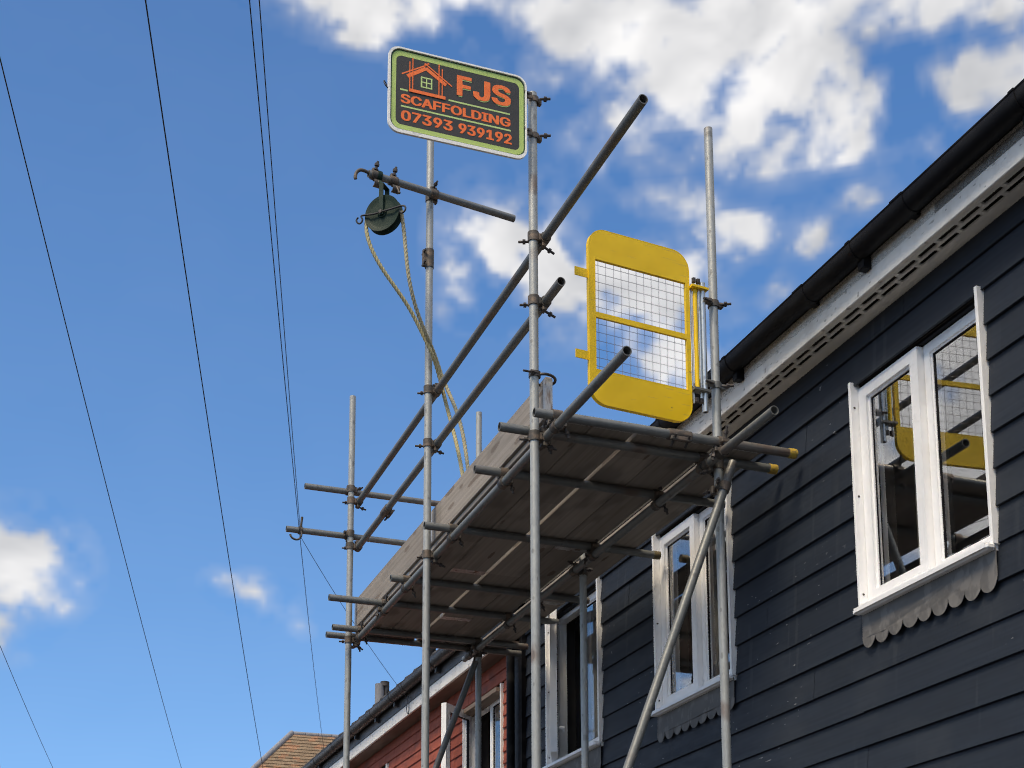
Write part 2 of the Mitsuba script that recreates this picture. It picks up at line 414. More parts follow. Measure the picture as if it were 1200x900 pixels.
def sash(hinge, theta, w, z0, z1, prof=.062, thick=.05):
    """a casement hinged at its far side: frame and pane meshes in world space; theta opens it outwards"""
    u = V(-math.sin(theta), -math.cos(theta), 0)
    nrm = V(-math.cos(theta), math.sin(theta), 0)
    p = sg.box(0, z0, w, z1).difference(sg.box(prof, z0 + prof, w - prof, z1 - prof))
    m = trimesh.creation.extrude_polygon(p, thick, engine='earcut')
    inner = sg.box(prof - .001, z0 + prof - .001, w - prof + .001, z1 - prof + .001).difference(sg.box(prof + .012, z0 + prof + .012, w - prof - .012, z1 - prof - .012))
    bead = trimesh.creation.extrude_polygon(inner, thick - .018, engine='earcut')
    bead.apply_translation((0, 0, .002))
    R = np.column_stack([u, V(0, 0, 1), nrm])
    if np.linalg.det(R) < 0:
        m.invert(), bead.invert()
    fr = trimesh.util.concatenate([place(m, R, hinge), place(bead, R, hinge)])
    gz = [hinge + u * a + V(0, 0, b) + nrm * (thick * .45) for a, b in ((prof, z0 + prof), (w - prof, z0 + prof), (w - prof, z1 - prof), (prof, z1 - prof))]
    pane = trimesh.Trimesh(np.array(gz), [[0, 1, 2], [0, 2, 3]], process=False)
    g1, g2 = prof + .0115, prof + .017
    gk = trimesh.creation.extrude_polygon(sg.box(g1, z0 + g1, w - g1, z1 - g1).difference(sg.box(g2, z0 + g2, w - g2, z1 - g2)), thick - .024, engine='earcut')
    if np.linalg.det(R) < 0:
        gk.invert()
    return fr, pane, place(gk, R, hinge), u, nrm


def window(house, y0, y1, z0, z1, theta=0., apron=True, curtain='curtain_grey'):
    n = house + '__window'
    key, k = n, 0
    while key + '__frame' in scene:
        k += 1
        key = f'{n}_{k:03d}'
    xf = 4.14                                                  # face of the frame
    jt = .020
    for a in (y0, y1 - jt):
        ent(key + '__jamb', rbox(4.053, 4.2, a, a + jt, z0 - .002, z1 + .02, .003), 'white_plastic')
    a, b = y0 + jt, y1 - jt
    mid = (a + b) / 2 - .005
    fw = .034
    # outer frame with mullion
    p = sg.box(a, z0, b, z1 - .012).difference(sg.box(a + fw, z0 + fw, mid - .024, z1 - .012 - fw)).difference(sg.box(mid + .024, z0 + fw, b - fw, z1 - .012 - fw))
    ent(key + '__frame', extrude_x(p, xf + .012, xf + .075), 'white_plastic')
    # fixed light on the near side: its own bead ring
    q = sg.box(a + .004, z0 + .03, mid - .004, z1 - .016).difference(sg.box(a + .050, z0 + .078, mid - .048, z1 - .066))
    q2 = sg.box(a + .049, z0 + .077, mid - .047, z1 - .065).difference(sg.box(a + .060, z0 + .088, mid - .058, z1 - .076))
    ent(key + '__fixed_light', [extrude_x(q, xf - .004, xf + .011), extrude_x(q2, xf + .004, xf + .02)], 'white_plastic')
    g = np.array([[xf + .014, a + .048, z0 + .076], [xf + .014, mid - .046, z0 + .076], [xf + .014, mid - .046, z1 - .064], [xf + .014, a + .048, z1 - .064]])
    ent(key + '__pane', trimesh.Trimesh(g, [[0, 1, 2], [0, 2, 3]], process=False), 'window_glass')
    gk = sg.box(a + .0595, z0 + .0875, mid - .0575, z1 - .0755).difference(sg.box(a + .065, z0 + .093, mid - .063, z1 - .081))
    ent(key + '__gasket', extrude_x(gk, xf + .008, xf + .021), 'black_plastic')
    fr, pane, gk, u, nrm = sash(V(xf + .01, b - .004, 0), theta, b - .004 - mid - .003, z0 + .03, z1 - .016)
    ent(key + '__sash', fr, 'white_plastic')
    ent(key + '__pane', pane, 'window_glass')
    ent(key + '__gasket', gk, 'black_plastic')
    if theta:
        h = V(xf + .01, b - .004, 0) + u * (b - mid - .045) - nrm * .012
        zc = z0 + .22
        ent(key + '__handle', [rod(h + V(0, 0, zc), h + V(0, 0, zc) - nrm * .035, .011), rod(h + V(0, 0, zc) - nrm * .035, h + V(0, 0, zc + .005) - nrm * .035 - u * .11, .008)], 'white_plastic')
    else:                                                      # drip bar along the foot of the closed sash
        ent(key + '__drip_bar', rbox(xf - .062, xf - .04, mid + .02, b - .02, z0 + .03, z0 + .042, .003), 'white_plastic')
    # sill with a sloped top and end caps
    s = sg.Polygon([(4.018, z0 - .020), (4.018, z0 + .002), (xf, z0 + .020), (xf + .05, z0 + .020), (xf + .05, z0 - .026), (4.04, z0 - .026), (4.032, z0 - .020)])
    ent(key + '__sill', [extrude_y(s, y0 + .012, y1 - .012), rbox(4.022, 4.06, y0 - .004, y0 + .012, z0 - .024, z0 - .004, .003), rbox(4.022, 4.06, y1 - .012, y1 + .004, z0 - .024, z0 - .004, .003)], 'white_plastic')
    for zz in (z1 - .12, (z0 + z1) / 2, z0 + .08):
        ent(key + '__screw', rod((4.075, y1 - jt - .003, zz), (4.075, y1 - jt + .002, zz), .006), 'bolt_metal')
    ent(key + '__head', box(4.11, 4.2, y0 + jt, y1 - jt, z1 - .011, z1 + .006), 'black_plastic')
    if apron:
        lead_apron(key, y0, y1, z0)
    cw = []
    for c0, c1 in ((b - (.30 if curtain == 'curtain_grey' else .62), b - .02),):
        yy = np.linspace(c0, c1, 40)
        xx = 4.42 + .03 * np.sin(yy * 70) + .01 * np.sin(yy * 31)
        vv = np.concatenate([np.column_stack([xx, yy, np.full(40, zz)]) for zz in (z0 - .1, z1)])
        cw.append(trimesh.Trimesh(vv, [[i, i + 1, 41 + i] for i in range(39)] + [[i, 41 + i, 40 + i] for i in range(39)], process=False))
    ent(key + '__curtain', cw, curtain)
    return key


def lead_apron(key, y0, y1, z0):
    n = 9
    wv = (y1 - y0 - .005) / n
    shapes = [sg.box(y0 + .004, z0 - .148, y1 - .004, z0 - .012)]
    r2 = random.Random(int(y0 * 100))
    for i in range(n):
        c = y0 + .003 + wv * (i + .5)
        e = affinity.scale(sg.Point(0, 0).buffer(1, quad_segs=10), wv * .497, .055 + r2.uniform(-.006, .006))
        shapes.append(affinity.translate(e, c + r2.uniform(-.004, .004), z0 - .148 + r2.uniform(-.005, .004)))
    p = unary_union(shapes)
    pts = []
    m = extrude_x(p, W - .016, W - .013)
    for _ in range(3):
        m = m.subdivide() if len(m.faces) < 9000 else m
    v = m.vertices.copy()
    wob = meshkit.fbm(np.column_stack([v[:, 1] * 14, v[:, 2] * 11, np.zeros(len(v))]), 3, 3) - .5
    drop = np.clip((z0 - .02 - v[:, 2]) / .2, 0, 1)
    v[:, 0] += -.010 * wob - .003 * drop + .004
    m.vertices = v
    ent(key + '__lead_apron', m, 'lead_sheet', smooth=40)


def eaves(house, y0, y1, zb, zt, ztop, mat, unions, brackets, soffit_slots, smat='soffit_white'):
    """fascia from zb to zt at x = 3.9, soffit behind it, deep gutter with its top edge at ztop"""
    ent(house + '__fascia', rbox(3.9, 3.922, y0, y1, zb, zt, .003), 'fascia_white')
    ent(house + '__fascia_shade_strip', box(3.893, 3.92, y0, y1, zt + .002, ztop + .0), mat)  # added dark strip: paints the shadow and grime below the gutter
    # soffit board with two rows of vent slots
    p = sg.box(3.924, y0, 4.10, y1)
    if soffit_slots:
        holes = []
        a, b = soffit_slots
        for i in range(int((b - a) / .155)):
            holes += [sg.box(3.946, a + i * .155, 3.974, a + i * .155 + .132), sg.box(3.990, a + i * .155 + .05, 4.018, a + i * .155 + .182)]
        p = p.difference(unary_union(holes))
    m = trimesh.creation.extrude_polygon(p, .009, engine='earcut')
    m.apply_translation((0, 0, zb + .004))
    ent(house + '__soffit', m, smat)
    ent(house + '__soffit_void', box(3.93, 4.10, y0, y1, zb + .06, zb + .07), 'roof_dark')
    # gutter channel
    def channel(g, yy0, yy1, lip=True):
        cx, rx, rz = 3.842, .058 + g, .078 + g
        t = np.linspace(0, np.pi, 22)
        out = [(cx - rx * math.cos(a), ztop - rz * math.sin(a) ** .8) for a in t]
        inn = [(cx - (rx - .003 - g) * math.cos(a), ztop - (rz - .003 - g) * math.sin(a) ** .8) for a in t[::-1]]
        parts = [extrude_y(sg.Polygon(out + inn), yy0, yy1)]
        if lip:
            parts.append(rod((cx - rx + .002, yy0, ztop), (cx - rx + .002, yy1, ztop), .006 + g * .4, 8))
        return parts
    ent(house + '__gutter', channel(0, y0, y1), mat, smooth=40)
    for u in unions:
        ent(house + '__gutter_union', channel(.004, u - .045, u + .045) + [box(3.86, 3.90, u - .02, u + .02, ztop - .075, ztop - .005)], mat, smooth=40)
    for u in brackets:
        ent(house + '__gutter_bracket', channel(.004, u - .015, u + .015) + [rbox(3.85, 3.899, u - .025, u + .025, ztop - .125, ztop - .05, .004)], mat, smooth=40)


def roof(house, y0, y1, zt, mat, xe=3.815):
    """tiled slope rising from the eaves, ridge, back slope; rolled tiles as a wavy skin"""
    ny, nx = int((y1 - y0) / .06), 16
    ys, xs = np.linspace(y0, y1, ny), np.linspace(xe, 9.4, nx)
    X, Y = np.meshgrid(xs, ys, indexing='ij')
    prof = np.maximum(0, np.sin(Y * 2 * np.pi / .30)) ** .6 * .034
    jit = (meshkit.noise(np.stack([np.floor(Y / .30) * 3.3, X * 0, X * 0], -1), 4) - .5) * .012
    Z = zt + (X - 3.815) * .70 + prof + jit
    lo = Z - .016
    v = np.concatenate([np.stack([X, Y, Z], -1).reshape(-1, 3), np.stack([X, Y, lo], -1).reshape(-1, 3)])
    i, j = np.meshgrid(np.arange(nx - 1), np.arange(ny - 1), indexing='ij')
    q = np.stack([i * ny + j, (i + 1) * ny + j, (i + 1) * ny + j + 1, i * ny + j + 1], -1).reshape(-1, 4)
    e = np.arange(ny - 1)
    edge = np.stack([e, e + 1, nx * ny + e + 1, nx * ny + e], -1)
    f = np.vstack([q, q[:, ::-1] + nx * ny, edge])
    ent(house + '__roof', trimesh.Trimesh(v, np.vstack([f[:, [0, 1, 2]], f[:, [0, 2, 3]]]), process=False), mat)
    zr = zt + (9.4 - 3.815) * .70
    s = sg.Polygon([(3.9, zt - .05), (9.4, zr - .02), (14.9, zt - .05), (14.9, zt - .15), (3.9, zt - .15)])
    ent(house + '__roof_core', extrude_y(s, y0, y1), mat)


# dark house
tag('dark_house', 'dark slate blue weatherboarded house with white casement windows behind the scaffold', 'house')
hz0, hz1 = Z0 + 5 * ROW - .02, Z0 + 12 * ROW
holes_wall('dark_house__wall', -.6, PARTY, 0, 5.42, [(a, b, 3.79, 5.006) for a, b in WIN_D], 4.106, 4.31, 'roof_dark')
cladding()
DW0, DW1 = 3.806, 5.002
for i, (a, b) in enumerate(WIN_D):
    window('dark_house', a, b, DW0, DW1, theta=math.radians(23) if i == 2 else 0.)
room('dark_house', -.5, PARTY - .1, 2.55, 5.12)
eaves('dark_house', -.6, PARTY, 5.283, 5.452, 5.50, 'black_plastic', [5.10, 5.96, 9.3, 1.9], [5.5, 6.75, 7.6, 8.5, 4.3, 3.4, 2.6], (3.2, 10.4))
roof('dark_house', -.6, PARTY, 5.525, 'roof_dark', 3.88)
ent('dark_house__corner_trim', rbox(4.045, 4.12, PARTY - .056, PARTY - .006, .1, 5.28, .003), 'black_plastic')
ent('dark_house__downpipe', rod((4.0, PARTY + .075, .1), (4.0, PARTY + .075, 4.95), .034, 20), 'black_plastic', smooth=40)
ent('dark_house__party_board', rbox(4.052, 4.12, PARTY - .004, PARTY + .13, .1, 4.95, .003), 'black_plastic')

# red house
tag('red_house', 'red tile hung house with an open white casement beyond the dark house', 'house')
RZ0, RZ1 = 3.52, 4.715
holes_wall('red_house__wall', PARTY + .002, 27, 0, 5.12, [(a, b, RZ0 - .015, RZ1 + .004) for a, b in WIN_R], 4.106, 4.31, 'roof_dark')
w = window('red_house', *WIN_R[0], RZ0, RZ1, theta=math.radians(48), curtain='curtain_purple')
a, b = WIN_R[0]
ent(w + '__head_board', box(4.02, 4.14, a + .02, b - .02, RZ1 - .05, RZ1 - .012), 'brown_board')
window('red_house', *WIN_R[1], RZ0, RZ1)
window('red_house', *WIN_R[2], RZ0, RZ1)
room('red_house', PARTY + .1, 26.9, 2.5, 4.88)
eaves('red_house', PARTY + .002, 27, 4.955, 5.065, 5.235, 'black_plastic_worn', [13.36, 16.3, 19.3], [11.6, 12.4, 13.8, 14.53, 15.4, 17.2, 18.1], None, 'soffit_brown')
roof('red_house', PARTY + .002, 27, 5.255, 'roof_dark')


def red_tiles():
    wt, g = .165, .1025
    cells = []
    for r in range(0, 51):
        z = 4.855 - r * g
        for c in range(-1, 100):
            y = PARTY + .135 + c * wt + (wt / 2 if r % 2 else 0)
            a, b = max(y, PARTY + .135), min(y + wt, 26.9)
            if b - a < .03:
                continue
            if any(z + .09 > RZ0 - .01 and z + .02 < RZ1 and b > s + .001 and a < e - .001 for s, e in WIN_R):
                for s, e in WIN_R:
                    if b > s and a < e:
                        if a < s - .02:
                            cells.append((a, s - .003, z))
                        if b > e + .02:
                            cells.append((e + .003, b, z))
                continue
            cells.append((a, b, z))
    cells = [c for c in cells if c[2] > .2]
    # the 300 largest in view stay single pieces
    cells.sort(key=lambda c: (c[2] < 3.75, c[0] * c[0] + 16))
    r3, rest = random.Random(3), []
    for i, (a, b, z) in enumerate(cells):
        x = W - .006 + r3.uniform(-.0015, .0015)
        q = sg.Polygon([(x - .002, z + .003), (x, z), (x + .013, z), (x + .030, z + .15), (x + .016, z + .15)])
        m = extrude_y(q, a + .0007, b - .0007)
        if i < 300:
            ent('red_house__tile' + (f'_{i:03d}' if i else ''), m, 'red_tile')
        else:
            rest.append(m)
    ent('red_house__tile_cover', rest, 'red_tile')
    labels['red_house__tile_cover'] = {'kind': 'stuff'}


red_tiles()
fx, fy = 4.72, 17.6
ent('red_house__flue', [rod((fx, fy, 5.5), (fx, fy, 6.36), .060, 24)], 'grey_ridge', smooth=40)
ent('red_house__flue__cowl', [rod((fx + .075, fy - .03, 5.5), (fx + .085, fy - .03, 6.37), .032, 20), rod((fx + .06, fy - .02, 6.33), (fx + .06, fy - .02, 6.39), .058, 24)], 'black_plastic_worn', smooth=40)
ent('red_house__vent_pipe', rod((4.5, 14.63, 5.5), (4.5, 14.63, 6.35), .045, 20), 'black_plastic', smooth=40)

# hipped house at the end of the row
tag('hipped_house', 'far hipped roof of mottled buff brown tiles with grey ridge beyond the red house', 'house')


def hipped():
    apex, pit = V(6.74, 33.0, 9.14), .85
    ze, xr = 5.2, 18.0
    dz = apex[2] - ze
    dy, dx = dz / pit, dz / 1.06
    rows = 40
    parts = []
    for i in range(rows):
        t0, t1 = i / rows, (i + 1.25) / rows
        def pt(t, right):
            return V(xr + dx * t if right else apex[0] - dx * t, apex[1] - dy * t, apex[2] - dz * t)
        up, dn = V(0, -.5, .6) * .02, V(0, -.5, .6) * .045
        q = [pt(t0, 0) + up, pt(t0, 1) + up, pt(t1, 1) + dn, pt(t1, 0) + dn]
        q2 = [v - V(0, -.5, .6) * .035 for v in q]
        parts.append(trimesh.Trimesh(np.array(q + q2), [[3, 2, 1], [3, 1, 0], [7, 5, 6], [7, 4, 5], [3, 7, 6], [3, 6, 2], [0, 4, 7], [0, 7, 3]], process=False))
    ent('hipped_house__roof', parts, 'buff_tile')
    A, B = apex, V(xr, apex[1], apex[2])
    C, D = V(apex[0] - dx, apex[1] - dy, ze), V(apex[0] - dx, apex[1] + dy, ze)
    E, F = V(xr + dx, apex[1] - dy, ze), V(xr + dx, apex[1] + dy, ze)
    dn = V(0, 0, -.04)
    ent('hipped_house__roof_back', trimesh.Trimesh(np.array([A, B, C, D, E, F]) + dn, [[0, 3, 2], [0, 1, 5], [0, 5, 3], [1, 4, 5]], process=False), 'buff_tile')
    hip = [trimesh.Trimesh(**{'vertices': m.vertices, 'faces': m.faces}) for m in [rod(A + V(0, -.03, .02), C + V(0, -.03, .02), .06, 12)]]
    ent('hipped_house__hip', hip, 'grey_ridge', smooth=40)
    n = 36
    for k in range(n):
        s, e = A + (B - A) * (k / n), A + (B - A) * ((k + 1) / n)
        ent('hipped_house__ridge_tile', rod(s + V(.006, -.02, .0), e + V(-.004, -.02, .0), .06, 12), 'grey_ridge', smooth=40)
    ent('hipped_house__wall', box(apex[0] - dx + .3, xr + dx - .3, apex[1] - dy + .3, apex[1] + dy - .3, 0, ze + .15), 'brick_wall')


hipped()

# ------------------------------------------------------------------ scaffold
tag('scaffold', 'galvanised tube scaffold with a boarded lift in front of the dark house', 'scaffold')
XO, XI = 2.577, 3.642
PY = [6.594, 8.502, 10.535]
QY = [6.594, 8.464, 10.58]
ZL, ZT = 4.776, 4.833
T = {}


def tb(name, key, p0, p1, mat='galvanised_grey', caps=()):
    k = ent('scaffold__' + key, tube(p0, p1), mat, smooth=40)
    T[name] = (V(*p0), V(*p1))
    d = (V(*p1) - V(*p0)) / np.linalg.norm(V(*p1) - V(*p0))
    n_cap = name
    for c in caps:
        e, s = (V(*p1), 1) if c else (V(*p0), -1)
        ent(k + '__end_cap', [place(ring(.0246, .0272, .042, 24), frame_to(d), e - s * d * .017), place(trimesh.creation.cylinder(radius=.0272, height=.004, sections=24), frame_to(d), e + s * d * .006)], 'yellow_cap' if n_cap != 'TD' else 'shaded_cap', smooth=40)
    return k


for i, (y, top) in enumerate(zip(PY, (6.755, 7.95, 6.775))):
    tb(f'P{i}', 'standard', (XO, y, 0), (XO + (-.004, .0, -.006)[i], y, top), 'galvanised')
for i, (y, top) in enumerate(zip(QY, (6.80, 4.90, 6.83))):
    tb(f'Q{i}', 'standard', (XI, y, 0), (XI, y, top), 'galvanised')
XL, XLI = XO + .058, XI - .060
tb('LO', 'ledger', (XL, 5.585, ZL), (XL, 10.46, ZL))
tb('LI', 'ledger', (XLI, 5.895, ZL), (XLI, 10.75, ZL))
tb('R1', 'guardrail', (XL, 5.365, 5.904), (XL, 10.53, 5.902), 'galvanised_worn')
tb('R2', 'guardrail', (XL, 6.360, 5.536), (XL, 10.56, 5.530), 'galvanised_worn')
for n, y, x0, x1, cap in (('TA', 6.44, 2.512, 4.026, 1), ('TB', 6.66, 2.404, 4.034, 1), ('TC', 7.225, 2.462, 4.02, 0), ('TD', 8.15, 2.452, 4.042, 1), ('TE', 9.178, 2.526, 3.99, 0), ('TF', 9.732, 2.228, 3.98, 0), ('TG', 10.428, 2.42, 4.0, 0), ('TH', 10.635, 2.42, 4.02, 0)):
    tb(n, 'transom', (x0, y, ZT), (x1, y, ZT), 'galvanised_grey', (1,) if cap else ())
tb('G1', 'end_rail', (2.217, 10.593, 5.998), (3.40, 10.593, 5.998))
tb('G2', 'end_rail', (2.081, 10.593, 5.631), (3.10, 10.593, 5.631))
tb('B0', 'brace', (2.50, 6.53, 1.62), (3.70, 6.53, 4.775))
tb('B2', 'brace', (2.60, 10.525, 1.98), (3.60, 10.525, 4.70), 'galvanised_worn')
ARMZ = 7.28
tb('ARM', 'pulley_arm', (2.12, 8.375, ARMZ), (3.19, 8.535, ARMZ))


def coupler(a, b, seed=0, mat='coupler_metal', swing=0.):
    """two tube clamps back to back, each with its bolt and nut"""
    r4 = random.Random(seed * 77 + 5)
    (a0, a1), (b0, b1) = T[a], T[b]
    da, db = (a1 - a0) / np.linalg.norm(a1 - a0), (b1 - b0) / np.linalg.norm(b1 - b0)
    w0 = a0 - b0
    A, B, C, D, E = da @ da, da @ db, db @ db, da @ w0, db @ w0
    den = A * C - B * B
    s, t = (B * E - C * D) / den, (A * E - B * D) / den
    pa, pb = a0 + da * s, b0 + db * t
    ab = pb - pa
    L = np.linalg.norm(ab)
    ab = ab / L if L > 1e-3 else np.cross(da, db)
    parts, bolts = [], []
    for p, d, sgn in ((pa, da, 1), (pb, db, -1)):
        o = ab * sgn                                           # from this tube to the other
        tdir = np.cross(d, o)
        tdir /= np.linalg.norm(tdir)
        R = np.column_stack([o - (o @ d) * d, tdir, d])
        R[:, 0] /= np.linalg.norm(R[:, 0])
        parts.append(place(ring(.0243, .0305, .052, 26, 18, 342), R, p))
        # flange and eye on the bolt side
        side = 1 if r4.random() < .75 else -1
        parts.append(place(rbox(-.012, .012, -.014, .014, -.023, .023, .004), R, p + tdir * side * .037 + o * .006))
        q = p + tdir * side * .043 + o * .004
        bl = r4.uniform(.052, .075)
        ax = -o * 1.0 + tdir * side * r4.uniform(.15, .5)
        ax /= np.linalg.norm(ax)
        bolts += [rod(q - ax * .018, q + ax * bl, .0068, 8), place(trimesh.creation.cylinder(radius=.0135, height=.015, sections=6), frame_to(ax), q + ax * (bl * .55)),
                  place(trimesh.creation.cylinder(radius=.0125, height=.006, sections=12), frame_to(ax), q - ax * .02)]
    m = (pa + pb) / 2
    R = frame_to(ab)
    parts.append(place(rbox(-.021, .021, -.021, .021, -max(L / 2 - .022, .006), max(L / 2 - .022, .006), .004), R, m))
    k = ent('scaffold__coupler', parts, mat, smooth=30)
    for j in (0, 3):
        ent(k + '__bolt', bolts[j:j + 3], 'bolt_metal', smooth=30)


pairs = [('P0', 'R1'), ('P0', 'R2'), ('P0', 'LO'), ('P1', 'R1'), ('P1', 'R2'), ('P1', 'LO'), ('P2', 'R1'), ('P2', 'R2'), ('P2', 'LO'), ('P2', 'G1'), ('P2', 'G2'),
         ('Q0', 'LI'), ('Q1', 'LI'), ('Q2', 'LI'), ('LO', 'TA'), ('LO', 'TB'), ('LO', 'TC'), ('LO', 'TD'), ('LO', 'TE'), ('LO', 'TF'), ('LO', 'TG'), ('LO', 'TH'),
         ('LI', 'TA'), ('LI', 'TB'), ('LI', 'TC'), ('LI', 'TD'), ('LI', 'TE'), ('LI', 'TF'), ('LI', 'TG'), ('LI', 'TH'), ('Q0', 'B0'), ('Q2', 'B2'), ('P1', 'ARM')]
for i, (a, b) in enumerate(pairs):
    coupler(a, b, i)


def sleeve(p, d, side):
    """joint coupler over the butt of two tubes"""
    R = frame_to(d)
    s = V(*side)
    k = ent('scaffold__sleeve', [place(ring(.0245, .030, .13, 24), R, p), place(rbox(-.012, .012, -.012, .012, -.06, .06, .004), R, p + s * .036)], 'coupler_metal', smooth=30)
    o = np.cross(d, s)
    for q in (-.04, .04):
        ent(k + '__bolt', rod(p + s * .04 + d * q - o * .03, p + s * .04 + d * q + o * .045, .007, 8), 'bolt_metal', smooth=30)


sleeve(V(XO, PY[1], 6.835), V(0, 0, 1), (-1, 0, 0))
sleeve(V(XL, 9.72, 5.531), V(0, 1, 0), (.75, 0, -.66))
sleeve(V(3.33, 6.44, ZT), V(1, 0, 0), (0, -.6, -.8))

# boards of the lift: five boards wide, some in two lengths
bx = [(2.656, .225), (2.885, .240), (3.149, .227), (3.380, .225), (3.660, .225)]
for i, (x, bw) in enumerate(bx):
    cuts = [6.52, (9.22, 8.95, 10.0, 8.3, 9.4)[i], 10.66]
    for a, b in zip(cuts[:-1], cuts[1:]):
        m = rbox(x, x + bw, a + .004, b - .004, ZT + .0274 + rng.uniform(0, .001), ZT + .0640, .004)
        k = ent('scaffold__board', m, 'board_wood')
        for e0, e1 in ((a + .003, a + .034), (b - .034, b - .003)):
            ent(k + '__end_band', box(x - .0012, x + bw + .0012, e0, e1, ZT + .0262, ZT + .0655), 'band_steel')
tx0, tx1, tz0, tz1 = 2.640, 2.676, ZT + .066, 5.124
for a, b in ((6.60, 8.62), (8.63, 10.62)):
    k = ent('scaffold__toe_board', rbox(tx0, tx1, a, b, tz0, tz1, .003), 'board_wood')
    for y in (a, b):
        ent(k + '__end_band', box(tx0 - .002, tx1 + .002, y - .003, y + .03, tz0 + .01, tz1 - .012) if y == a else box(tx0 - .002, tx1 + .002, y - .03, y + .003, tz0 + .01, tz1 - .012), 'band_steel')
# clip that ties the toe board to the near standard
clip = place(ring(.027, .032, .028, 22, 100, 440), np.eye(3), V(XO, PY[0], 5.118))
hoop = sweep(spline([(2.60, 6.575, 5.118), (2.66, 6.57, 5.118), (2.695, 6.60, 5.115), (2.70, 6.64, 5.112), (2.675, 6.67, 5.11), (2.62, 6.67, 5.11)], 24), .008, 8)
k = ent('scaffold__board_clip', [clip, hoop], 'bolt_metal', smooth=40)
ent(k + '__bolt', [rod((2.50, 6.56, 5.115), (2.585, 6.565, 5.118), .006, 8), place(trimesh.creation.cylinder(radius=.014, height=.016, sections=6), frame_to((1, 0, 0)), V(2.55, 6.563, 5.116))], 'bolt_metal')

# spare clamps and hook on the pulley arm
ad = (T['ARM'][1] - T['ARM'][0]) / np.linalg.norm(T['ARM'][1] - T['ARM'][0])


def loose_clamp(p, d, seed):
    r5 = random.Random(seed)
    R = frame_to(d)
    up = R[:, 1] * 1.0
    k = ent('scaffold__clamp', [place(ring(.0243, .032, .055, 24, 100, 430), R, p), place(ring(.018, .026, .05, 20, 60, 300), R, p + V(.015, 0, -.055)), place(rbox(-.015, .015, -.012, .012, -.02, .02, .004), R, p + V(0, 0, .036))], 'coupler_metal', smooth=30)
    ent(k + '__bolt', rod(p + V(.02, -.02, -.05), p + V(.035, -.035, -.10), .009, 8), 'bolt_metal', smooth=30)
    ent(k + '__bolt', [rod(p + V(0, -.02, .03), p + V(.012, -.03, .085), .009, 8), place(trimesh.creation.cylinder(radius=.016, height=.018, sections=6), frame_to((.1, -.1, 1)), p + V(.006, -.026, .062))], 'bolt_metal', smooth=30)


loose_clamp(T['ARM'][0] + ad * .045, ad, 1)
loose_clamp(T['ARM'][0] + ad * .175, ad, 2)
h0 = T['ARM'][0]
ent('scaffold__hook', sweep(spline([h0 + V(.02, 0, .0), h0 + V(-.02, 0, .012), h0 + V(-.055, -.005, .01), h0 + V(-.083, -.01, -.02), h0 + V(-.088, -.01, -.065)], 24), .011, 10), 'coupler_metal', smooth=40)
# hook clamp near the end of the lower end rail, holding the drop wire aside
hp = V(2.19, 10.593, 5.631)
ent('scaffold__wire_hook', [place(ring(.0243, .031, .03, 24), frame_to((1, 0, 0)), hp), rod(hp + V(0, -.02, .02), hp + V(.006, -.03, .10), .009), sweep(spline([hp + V(0, -.025, -.015), hp + V(.0, -.035, -.06), hp + V(-.025, -.04, -.09), hp + V(-.065, -.04, -.085), hp + V(-.085, -.04, -.055)], 20), .008, 8)], 'coupler_metal', smooth=40)

# ------------------------------------------------------------------ sign on the near standard
tag('advertising_sign', 'dark sign with orange lettering and green border clamped to the scaffold top', 'sign')
SX, SZ, SW, SH, SY = 1.750, 6.303, .768, .494, 6.545


def rrect(u0, v0, u1, v1, r):
    return sg.box(u0 + r, v0 + r, u1 - r, v1 - r).buffer(r, quad_segs=8)


def on_sign(mesh, y):
    """(u, v, extrusion) to world: u along x, v up, extrusion towards the street camera side (-y)"""
    return place(mesh, np.column_stack([V(1, 0, 0), V(0, 0, 1), V(0, -1, 0)]), V(SX, y, SZ))


def flat(poly, y, d=.001):
    ps = getattr(poly, 'geoms', [poly])
    return on_sign(trimesh.util.concatenate([trimesh.creation.extrude_polygon(p, d, engine='earcut') for p in ps]), y)


outer = rrect(0, 0, SW, SH, .062)
S1 = rrect(.013, .019, SW - .009, SH - .009, .055)
S2 = rrect(.021, .027, SW - .017, SH - .017, .049)
S3 = rrect(.044, .052, SW - .042, SH - .045, .030)
ent('advertising_sign__frame', flat(outer.difference(S1), SY, .012), 'sign_frame', smooth=30)
ent('advertising_sign__backing', flat(outer.buffer(-.002), SY + .004, .003), 'sign_frame')
ent('advertising_sign__border_line', flat(S1.difference(S2), SY - .001, .002), 'sign_dark_green')
ent('advertising_sign__border', flat(S2.difference(S3), SY - .001, .003), 'sign_green')
ent('advertising_sign__panel', flat(S3, SY - .001, .002), 'sign_black')


def fit_text(s, u0, u1, v0, v1, y, d=.0015):
    m = meshkit.text_mesh(s, .1, d, bold=True)
    lo, hi = m.bounds
    m.apply_translation(-lo)
    m.apply_scale(1)
    mat = np.diag([(u1 - u0) / (hi[0] - lo[0]), (v1 - v0) / (hi[1] - lo[1]), 1, 1])
    m.apply_transform(mat)
    m.apply_translation((u0, v0, 0))
    return on_sign(m, y)


ys = SY - .003
for ch, u0, u1 in (('F', .380, .452), ('J', .470, .556), ('S', .574, .674)):
    v0, v1 = .296, .414
    ent('advertising_sign__letter_shadow', fit_text(ch, u0 + .005, u1 + .005, v0 - .006, v1 - .006, ys), 'sign_lime')
    ent('advertising_sign__letter', [fit_text(ch, u0 + dx, u1 + dx, v0, v1, ys - .0018 - .0002 * i) for i, dx in enumerate((-.005, 0, .005))], 'sign_orange')


def heavy(t, u0, u1, v0, v1, w=.0022):
    return [fit_text(t, u0 + dx, u1 + dx, v0, v1, ys - .0002 * i) for i, dx in enumerate((-w, 0, w))]


